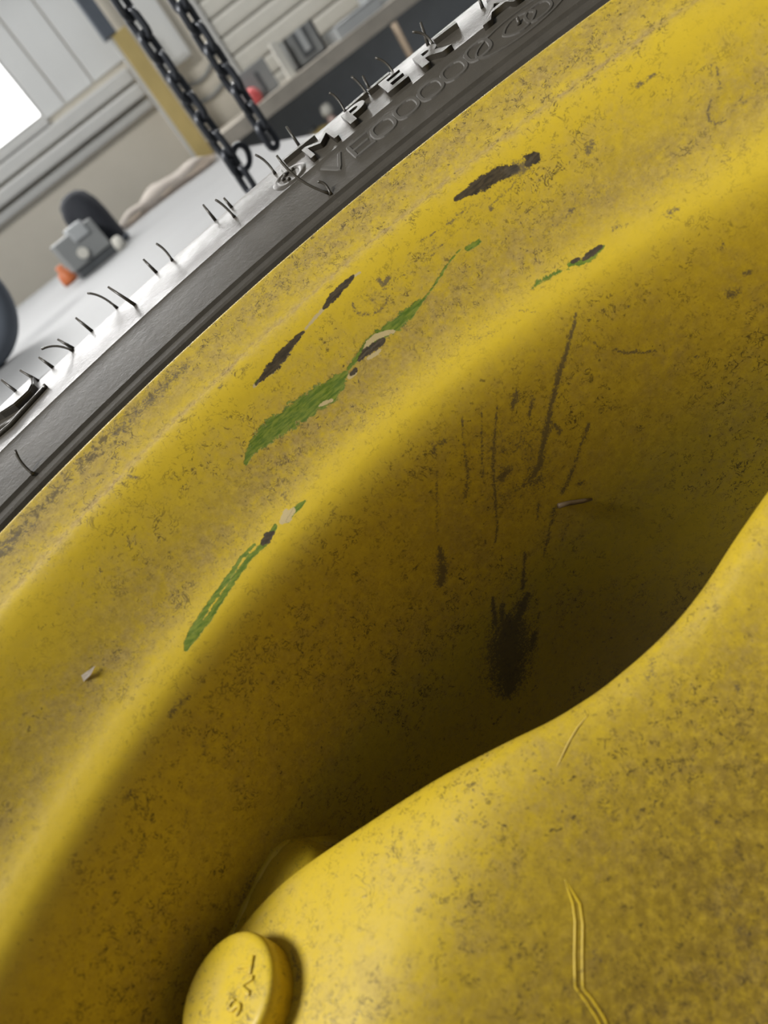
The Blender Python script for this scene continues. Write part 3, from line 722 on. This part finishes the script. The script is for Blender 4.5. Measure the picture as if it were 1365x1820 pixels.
# dust lies on the flange, on the shelf above the step and less on the steep wall; grime gathers along the lip
def bump(s, c, w): return np.exp(-((s-c)/w)**2)
azd = np.degrees(AZ)
dust = 0.50*bump(SS, 0.50, 0.17) + 0.42*bump(SS, 1.40, 0.22) + 0.70*bump(SS, 0.71, 0.04) + 0.14*bump(SS, 2.8, 0.7)
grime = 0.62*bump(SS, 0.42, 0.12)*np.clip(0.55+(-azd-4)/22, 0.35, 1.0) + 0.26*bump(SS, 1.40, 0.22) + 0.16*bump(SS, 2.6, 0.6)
clean = 0.9*bump(SS, 1.72, 0.17) + 0.75*bump(SS, 0.88, 0.09)
soil_shade = 0.14*(1-clean) + 0.22*bump(SS, 1.34, 0.20) + 0.26*bump(SS, 0.42, 0.2) + 0.22*bump(SS, 2.6, 0.7)
for nm, f in (('dust', dust), ('grime', grime), ('soil_shade', soil_shade), ('clean', clean)):
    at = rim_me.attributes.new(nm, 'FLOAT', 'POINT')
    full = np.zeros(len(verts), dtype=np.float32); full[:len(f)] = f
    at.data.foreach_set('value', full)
rim = mesh_obj('rim', rim_me, PAINT, wheel)

# --- welded tabs on the rim wall that carry the disc
def tab_mesh(a0):
    bm = bmesh.new()
    def ring(d_az, r_in, h0, h1):
        a = rad(a0+d_az)
        return [wl(a, 4.50, h0+0.10), wl(a, 4.37, h0+0.02), wl(a, (4.37+r_in)/2, h0), wl(a, r_in, h0), wl(a, r_in, h1), wl(a, 4.50, h1)]
    rows = [ring(-13.5, 4.15, 3.20, 3.6), ring(-12.0, 3.85, 3.11, 3.75), ring(-6, 3.74, 3.09, 3.8), ring(6, 3.74, 3.09, 3.8), ring(9.0, 3.86, 3.09, 3.76), ring(11.2, 4.05, 3.13, 3.7), ring(12.6, 4.25, 3.24, 3.6)]
    vv = [[bm.verts.new(p) for p in row] for row in rows]
    for A, B in zip(vv, vv[1:]):
        for k in range(6): bm.faces.new((A[k], A[(k+1) % 6], B[(k+1) % 6], B[k]))
    bm.faces.new(vv[0]); bm.faces.new(list(reversed(vv[-1])))
    bmesh.ops.recalc_face_normals(bm, faces=bm.faces[:])
    bmesh.ops.subdivide_edges(bm, edges=bm.edges[:], cuts=1, use_grid_fill=True, smooth=0.6)
    return bm
def weld_mesh(a0):
    bm = bmesh.new()
    path, rads = [], []
    n = 34
    for k in range(n):
        f = k/(n-1)
        d = -12.5 + 26*f
        h = 3.16 + (0.40*max(0, (f-0.88)/0.12)**1.5)
        path.append(wl(rad(a0+d), 4.42, h)); rads.append((0.050+0.012*(k % 3 == 0))*U)
    add_tube(bm, path, rads, 8)
    return bm
BOLT_AZ = [-42.4 + 90*k for k in range(4)]
for a in BOLT_AZ:
    tb = bm_obj('mounting_tab', tab_mesh(a-1.0), PAINT, rim, True)
    bm_obj('weld_bead', weld_mesh(a-1.0), PAINT, rim, True)

# --- wheel disc with its scalloped edge
off_, rad_ = np.array(DISC_OUT).T
def disc_out(deg):
    d = (deg - VALLEY_AZ + 45) % 90 - 45
    w = 4.0
    return np.mean([np.interp((d+k+45) % 90-45, off_, rad_) for k in np.linspace(-w, w, 9)])
DH = np.array(DISC_H)
def disc_h(r): return np.mean([np.interp(r+k, DH[:, 0], DH[:, 1]) for k in np.linspace(-0.14, 0.14, 7)])
daz = np.r_[np.arange(-75, 45, 0.18), np.arange(45, 285, 1.0)]
fr = np.r_[0.0, 0.015, 0.05, 0.10, 0.16, 0.22, 0.30, np.linspace(0.36, 3.2, 200)]      # distance in from the edge, units
dv, nD = [], len(daz)
TH = 0.26
rows = []
out_r = np.array([disc_out(a) for a in daz])
valley = np.clip((4.1-out_r)/0.9, 0, 1)
def ring_pts(r, h): return np.stack([r*np.sin(np.radians(daz))*U, r*np.cos(np.radians(daz))*U, -h*U], -1)
def top_h(r): return np.interp(r, np.linspace(0, 4.6, 120), [disc_h(x) for x in np.linspace(0, 4.6, 120)])
bot_edge = out_r - 0.02
rows.append(ring_pts(out_r-0.5, top_h(out_r-0.5)+TH))
rows.append(ring_pts(bot_edge, top_h(out_r)+TH))
rows.append(ring_pts(out_r, top_h(out_r)+TH-0.03))
def edge_drop(d): return (0.045*np.clip(1-d/0.05, 0, 1)**2 + valley*0.135*np.clip(1-d/0.26, 0, 1)**2)
for d in fr:
    r = np.maximum(out_r-d, 0.95)
    rows.append(ring_pts(r, top_h(r)+edge_drop(d)))
rows = np.stack(rows, 1)                         # azimuth x row
ND = rows.shape[1]
dv = rows.reshape(-1, 3)
df = grid_faces(nD, ND, 0, False)
disc_me = np_mesh('disc', dv, df)
wear_attributes(disc_me, dv[:, 0], dv[:, 1], len(dv), [w for w in DISC_WEAR if w[0] == 's'], False)
f = np.full(len(dv), 0.0); rr_ = np.hypot(dv[:, 0], dv[:, 1])/U
f = 0.10 + 0.12*np.clip((3.5-rr_)/1.1, 0, 1)
at = disc_me.attributes.new('dust', 'FLOAT', 'POINT'); at.data.foreach_set('value', f.astype(np.float32))
at = disc_me.attributes.new('clean', 'FLOAT', 'POINT'); at.data.foreach_set('value', (0.6*np.clip((rr_-3.3)/0.4, 0, 1)).astype(np.float32))
at = disc_me.attributes.new('soil_shade', 'FLOAT', 'POINT'); at.data.foreach_set('value', (0.04+0.68*np.clip((3.25-rr_)/0.8, 0, 1)).astype(np.float32))  # brown soil plus painted-in shade, deeper towards the middle of the disc
at = disc_me.attributes.new('grime', 'FLOAT', 'POINT'); at.data.foreach_set('value', (0.30+0.16*np.clip((3.4-rr_)/1.0, 0, 1)).astype(np.float32))
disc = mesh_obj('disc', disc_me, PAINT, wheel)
def valley_drop(p):
    a = math.degrees(math.atan2(p.x, p.y)); o = disc_out(a); d = o - math.hypot(p.x, p.y)/U
    return 0.045*max(0, 1-d/0.05)**2 + min(1, max(0, (4.1-o)/0.9))*0.135*max(0, 1-d/0.26)**2
vein = [w for w in DISC_WEAR if w[0] == 'v'][0][2]
pts = [Vector((vein[k]/1000, vein[k+1]/1000, 0)) for k in range(0, len(vein), 3)]
for side in (-1, 1):
    path = []
    for i, p in enumerate(pts):
        d = (pts[min(i+1, len(pts)-1)]-pts[max(i-1, 0)]).normalized()
        q = p + Vector((-d.y, d.x, 0))*0.0009*side*min(1, i/2)
        path.append(Vector((q.x, q.y, -disc_h(math.hypot(q.x, q.y)/U)*U - 0.0002)))
    fine = []
    for a, b in zip(path, path[1:]):
        fine += [a.lerp(b, k/3) for k in range(3)]
    fine.append(path[-1])
    bm_obj('paint_run', add_tube(bmesh.new(), fine, [0.00015+0.0003*min(1, i/5) for i in range(len(fine))], 8), PAINT, disc, True)
sc = [w for w in DISC_WEAR if w[0] == 'l'][0][2]
path = [Vector((sc[k]/1000, sc[k+1]/1000, 0)) for k in range(0, len(sc), 3)]
fine = [a.lerp(b, k/4) for a, b in zip(path, path[1:]) for k in range(4)] + [path[-1]]
fine = [Vector((p.x, p.y, -(disc_h(math.hypot(p.x, p.y)/U) + valley_drop(p))*U)) for p in fine]
bm_obj('scratch', add_tube(bmesh.new(), fine, [0.00006+0.00024*math.sin(math.pi*(i+1)/(len(fine)+1)) for i in range(len(fine))], 6), M_scratch, disc, True)
hub = add_lathe(bmesh.new(), [(0.55*U, -4.7*U), (0.55*U, -4.32*U), (0.60*U, -4.28*U), (1.0*U, -4.30*U), (1.0*U, -4.7*U), (0.55*U, -4.7*U)], 48)
bm_obj('hub_ring', hub, PAINT, wheel, True)

# --- bolts through the lugs
BR, BH = 0.286, 0.165
for a in BOLT_AZ:
    ra = rad(a)
    pr = [(0, 0), (BR*0.55, 0), (BR*0.85, 0.002), (BR*0.93, 0.005), (BR*0.97, 0.012), (BR*0.99, 0.024), (BR*1.0, 0.045), (BR*1.0, BH), (0, BH)]
    base = wl(ra, 3.95, 3.0)
    bm = add_lathe(bmesh.new(), [(r*U, (BH-h)*U) for r, h in pr], 56, Matrix.Translation(base))
    bolt = bm_obj('bolt', bm, PAINT, wheel, True)
    top = base + Vector((0, 0, BH*U))
    if a == BOLT_AZ[0]:
        for k, chx in enumerate('TVS'):
            me = text_mesh(chx, 0.0084, 0.0007, 0.0003)
            o = mesh_obj('embossed_letter', me, PAINT, bolt)
            dx, dy = LETTER_POS[k]
            o.location = top + Vector((dx*U, dy*U, 0.0002))
            o.rotation_euler = (0, 0, rad(LETTER_ROT[k]))

# --- tyre
TY = [(5.40, 5.0), (5.40, 1.60), (5.50, 1.40), (5.60, 1.25), (5.66, 1.12), (5.70, 1.035), (5.715, 1.0), (5.735, 0.985), (5.79, 0.969), (5.797, 0.974), (5.803, 0.975), (5.811, 0.962), (5.82, 0.945),
      (6.0, 0.893), (6.2, 0.838), (6.32, 0.806), (6.338, 0.799), (6.35, 0.793), (6.366, 0.797), (6.42, 0.790), (6.55, 0.764), (6.70, 0.741), (6.85, 0.724), (6.98, 0.716), (7.10, 0.720),
      (7.25, 0.745), (7.5, 0.83), (7.9, 1.05), (8.3, 1.45), (8.6, 1.95), (8.75, 2.5), (8.8, 3.3), (8.75, 4.1), (8.6, 4.65), (8.3, 5.15), (7.9, 5.55), (7.3, 5.82), (6.6, 5.85), (5.9, 5.65), (5.6, 5.45), (5.45, 5.25), (5.40, 5.0)]
tyr, tyh = np.array(TY).T
taz = np.radians(np.r_[np.arange(-60, 60, 0.5), np.arange(60, 300, 3.0)])
tv = np.stack([np.outer(np.sin(taz), tyr)*U, np.outer(np.cos(taz), tyr)*U, np.outer(np.ones(len(taz)), -tyh)*U], -1).reshape(-1, 3)
tyre_me = np_mesh('tyre', tv, grid_faces(len(taz), len(tyr), 0, False))
tyre_me.set_sharp_from_angle(angle=rad(14))
tyre = mesh_obj('tyre', tyre_me, RUBBER, wheel)
TI = slice(7, 30)
def tyre_h(r): return float(np.interp(r, tyr[TI], tyh[TI]))
def on_tyre(a0, r0, x, y, z):
    """point on the tyre flank: x along the bead, y outwards, z off the surface (metres)"""
    r = r0 + y/U
    s = (tyre_h(r+0.03)-tyre_h(r-0.03))/0.06
    nrm = 1/math.hypot(1, s)
    return wl(a0 + x/(r*U), r + (-z/U)*(-s)*nrm*1.0, tyre_h(r) - z/U*nrm)
def add_ribbon(bm, pts, hw, closed, put, rise=0.00055):
    n = len(pts); secs = []
    for i, (x, y) in enumerate(pts):
        a = pts[(i-1) % n] if closed or i else pts[0]
        b = pts[(i+1) % n] if closed or i < n-1 else pts[-1]
        dx, dy = b[0]-a[0], b[1]-a[1]; L = math.hypot(dx, dy) or 1
        nx, ny = -dy/L, dx/L
        secs.append([bm.verts.new(put(x+nx*o, y+ny*o, z)) for o, z in ((-hw*1.5, -0.0003), (-hw*0.75, rise), (hw*0.75, rise), (hw*1.5, -0.0003))])
    for i in range(n if closed else n-1):
        A, B = secs[i], secs[(i+1) % n]
        for k in range(3): bm.faces.new((A[k], B[k], B[k+1], A[k+1]))
    if not closed:
        bm.faces.new(secs[0]); bm.faces.new(list(reversed(secs[-1])))
    bmesh.ops.recalc_face_normals(bm, faces=bm.faces[:])
def stroke_letter(strokes, a0, r0, w, hgt, thick=0.0011):
    bm = bmesh.new()
    for st in strokes:
        cl = st[0] == st[-1]
        pts = st[:-1] if cl else st
        fine = []
        for p, q in zip(pts, pts[1:] + ([pts[0]] if cl else [])):
            m = max(2, int(math.hypot(q[0]-p[0], q[1]-p[1])*8))
            fine += [(p[0]+(q[0]-p[0])*k/m, p[1]+(q[1]-p[1])*k/m) for k in range(m)]
        if not cl: fine.append(pts[-1])
        add_ribbon(bm, [(x*w, y*hgt) for x, y in fine], thick, cl, lambda x, y, z: on_tyre(a0, r0, x, y, z))
    return bm
OVAL = [(0.5*math.copysign(abs(math.cos(q))**0.75, math.cos(q)), 0.5*math.copysign(abs(math.sin(q))**0.75, math.sin(q))) for q in (2*math.pi*k/20 for k in range(20))]
OVAL.append(OVAL[0])
GLYPH = {'V': [[(-0.5, 0.5), (0, -0.5), (0.5, 0.5)]], 'E': [[(0.5, 0.5), (-0.5, 0.5), (-0.5, -0.5), (0.5, -0.5)], [(-0.5, 0), (0.35, 0)]], 'O': [OVAL]}
for chx, (a, r) in zip('VEOOOOO', SIDE_LETTERS):
    k = 0.95 if chx == 'O' else 0.9
    bm_obj('sidewall_letter', stroke_letter(GLYPH[chx], rad(a), r, 0.0125*k, 0.0150*k), DULL, tyre)
ell = [(0.5*math.cos(q), 0.5*math.sin(q)) for q in (2*math.pi*k/28 for k in range(28))]; ell.append(ell[0])
alm = [(0.5*math.cos(q), 0.5*math.copysign(abs(math.sin(q))**1.5, math.sin(q))) for q in (2*math.pi*k/24 for k in range(24))]; alm.append(alm[0])
for (a, r), kind in zip(SIDE_EMBLEM, 'eao'):
    if kind == 'e': bm_obj('sidewall_emblem', stroke_letter([ell], rad(a), r, 0.046, 0.022, 0.0006), DULL, tyre)
    elif kind == 'a': bm_obj('sidewall_emblem', stroke_letter([alm], rad(a), r, 0.016, 0.014, 0.0008), DULL, tyre)
    else: bm_obj('sidewall_letter', stroke_letter([OVAL], rad(a), r, 0.012, 0.012, 0.0008), DULL, tyre)

def raised(me, a0, r0, sx, sy):
    for v in me.vertices:
        x, y, z = v.co
        v.co = on_tyre(a0, r0, x*sx, y*sy, z)
    me.update()
    return me
for chx, (a, r) in zip('MPERA', CREST_LETTERS):
    me = text_mesh(chx, 0.0195, 0.0056, 0.0, 0.0 if chx == 'M' else 0.0005)
    mesh_obj('raised_letter', raised(me, rad(a), r, 1.45, 1.5), RUBBER, tyre)
# oval mark before the lettering
(a, r), = CREST_OVAL
bm = stroke_letter([ell], rad(a), r, 0.017, 0.018, 0.0016)
bm_obj('raised_oval', bm, RUBBER, tyre, True)
bm = bmesh.new()
for k in range(6):
    q = random.uniform(0, 6.28); d = random.uniform(0.1, 0.32)
    p = on_tyre(rad(a), r, 0.017*d*math.cos(q), 0.018*d*math.sin(q), 0.0005)
    bmesh.ops.create_icosphere(bm, subdivisions=1, radius=0.0013, matrix=Matrix.Translation(p))
bm_obj('raised_nubs', bm, RUBBER, tyre, True)
# raised bars along the crest
for (a0, r0), (a1, r1) in CREST_BARS:
    bm = bmesh.new()
    n = 8
    sec = []
    for k in range(n+1):
        a = rad(a0+(a1-a0)*k/n); r = r0+(r1-r0)*k/n
        sec.append([bm.verts.new(on_tyre(a, r, 0, dy, dz)) for dy, dz in ((-0.0022, -0.0015), (-0.0016, 0.0026), (0.0016, 0.0028), (0.0022, -0.0015))])
    for A, B in zip(sec, sec[1:]):
        for k in range(4): bm.faces.new((A[k], A[(k+1) % 4], B[(k+1) % 4], B[k]))
    bm.faces.new(sec[0]); bm.faces.new(list(reversed(sec[-1])))
    bmesh.ops.recalc_face_normals(bm, faces=bm.faces[:])
    bm_obj('raised_bar', bm, RUBBER, tyre)
# flowing emblem at the left end of the flank
def plate(pts, z):
    bm = bmesh.new()
    lo = [bm.verts.new(on_tyre(rad(a), r, 0, 0, -0.002)) for a, r in pts]
    hi = [bm.verts.new(on_tyre(rad(a), r, 0, 0, z)) for a, r in pts]
    n = len(pts)
    bm.faces.new(hi); bm.faces.new(list(reversed(lo)))
    for k in range(n): bm.faces.new((lo[k], lo[(k+1) % n], hi[(k+1) % n], hi[k]))
    bmesh.ops.recalc_face_normals(bm, faces=bm.faces[:])
    es = [e for e in bm.edges if all(v in hi for v in e.verts)]
    bmesh.ops.bevel(bm, geom=es, offset=0.0008, segments=2, affect='EDGES')
    return bm
bm_obj('raised_emblem', plate(EMBLEM_TOP, 0.0040), RUBBER, tyre)
for bar in EMBLEM_BARS:
    pts = [on_tyre(rad(a), r, 0, 0, 0.0006) for a, r in bar]
    bm_obj('raised_rib', add_tube(bmesh.new(), pts, 0.0014, 8), RUBBER, tyre, True)
# moulding whiskers
for w in WHISKERS:
    pts = [Vector(p)/1000 for p in w]
    if len(pts) == 3:
        a, b, c = pts
        pts = [(a*(1-t)**2 + (b*2-(a+c)/2)*2*t*(1-t) + c*t*t) for t in (k/8 for k in range(9))]
    L = sum((q-p).length for p, q in zip(pts, pts[1:]))
    rr = [0.00068*(1.5 if k == 0 else 1.0) for k in range(len(pts))]
    bm_obj('rubber_whisker', add_tube(bmesh.new(), pts, rr, 7), RUBBER, tyre, True)

# --- things lying in the rim
def rim_pt(a, s, lift=0.0):
    r, h = np.interp(s, S, prof[:, 0]), np.interp(s, S, prof[:, 1])
    return wheel.matrix_world @ wl(rad(a), r-lift/U, h)
bpy.context.view_layer.update()
p0, p1 = rim_pt(4.422, 2.951, 0.0013), rim_pt(7.207, 3.087, 0.0013)
mid = (p0+p1)/2
tw = add_tube(bmesh.new(), [p0-mid, (p0-mid)*0.4+Vector((0.0004, 0.0003, 0)), (p1-mid)*0.5, p1-mid], [0.0013, 0.0012, 0.0011, 0.0006], 7)
o = tag(bm_obj('twig', tw, M_twig, None, True), 'thin dry twig stuck to the streaked yellow rim wall', 'twig'); o.location = mid
p = rim_pt(-29.56, 1.345, 0.0008)
fl = bmesh.new()
vv = [fl.verts.new(q) for q in ((-0.003, -0.001, 0), (0.0005, -0.0012, 0.0006), (0.004, 0.0002, 0), (0.0008, 0.0008, 0.0003), (-0.002, 0.0013, 0.0002), (0, 0, 0.0004))]
for k in range(5): fl.faces.new((vv[k], vv[(k+1) % 5], vv[5]))
bmesh.ops.solidify(fl, geom=fl.faces[:], thickness=0.0003)
o = tag(bm_obj('dry_flake', fl, M_paper), 'tiny pale flake resting on the dusty yellow rim shelf', 'flake'); o.location = p; o.rotation_euler = (0.9, 0, 0.3)

# --- stand that carries the wheel (below the frame)
tz = CAM.z - 5.85*U - 0.026
stand = thing('wheel_stand', 'low grey steel stand under the tractor wheel', 'stand', (OFF.x, OFF.y, 0))
bm_obj('deck', box(-0.52, 0.52, -0.52, 0.52, tz-0.06, tz-0.02, bevel=0.004), M_grey, stand)
for sx in (-0.45, 0.45):
    for sy in (-0.45, 0.45):
        bm_obj('leg', box(sx-0.03, sx+0.03, sy-0.03, sy+0.03, 0, tz-0.06), M_grey, stand)
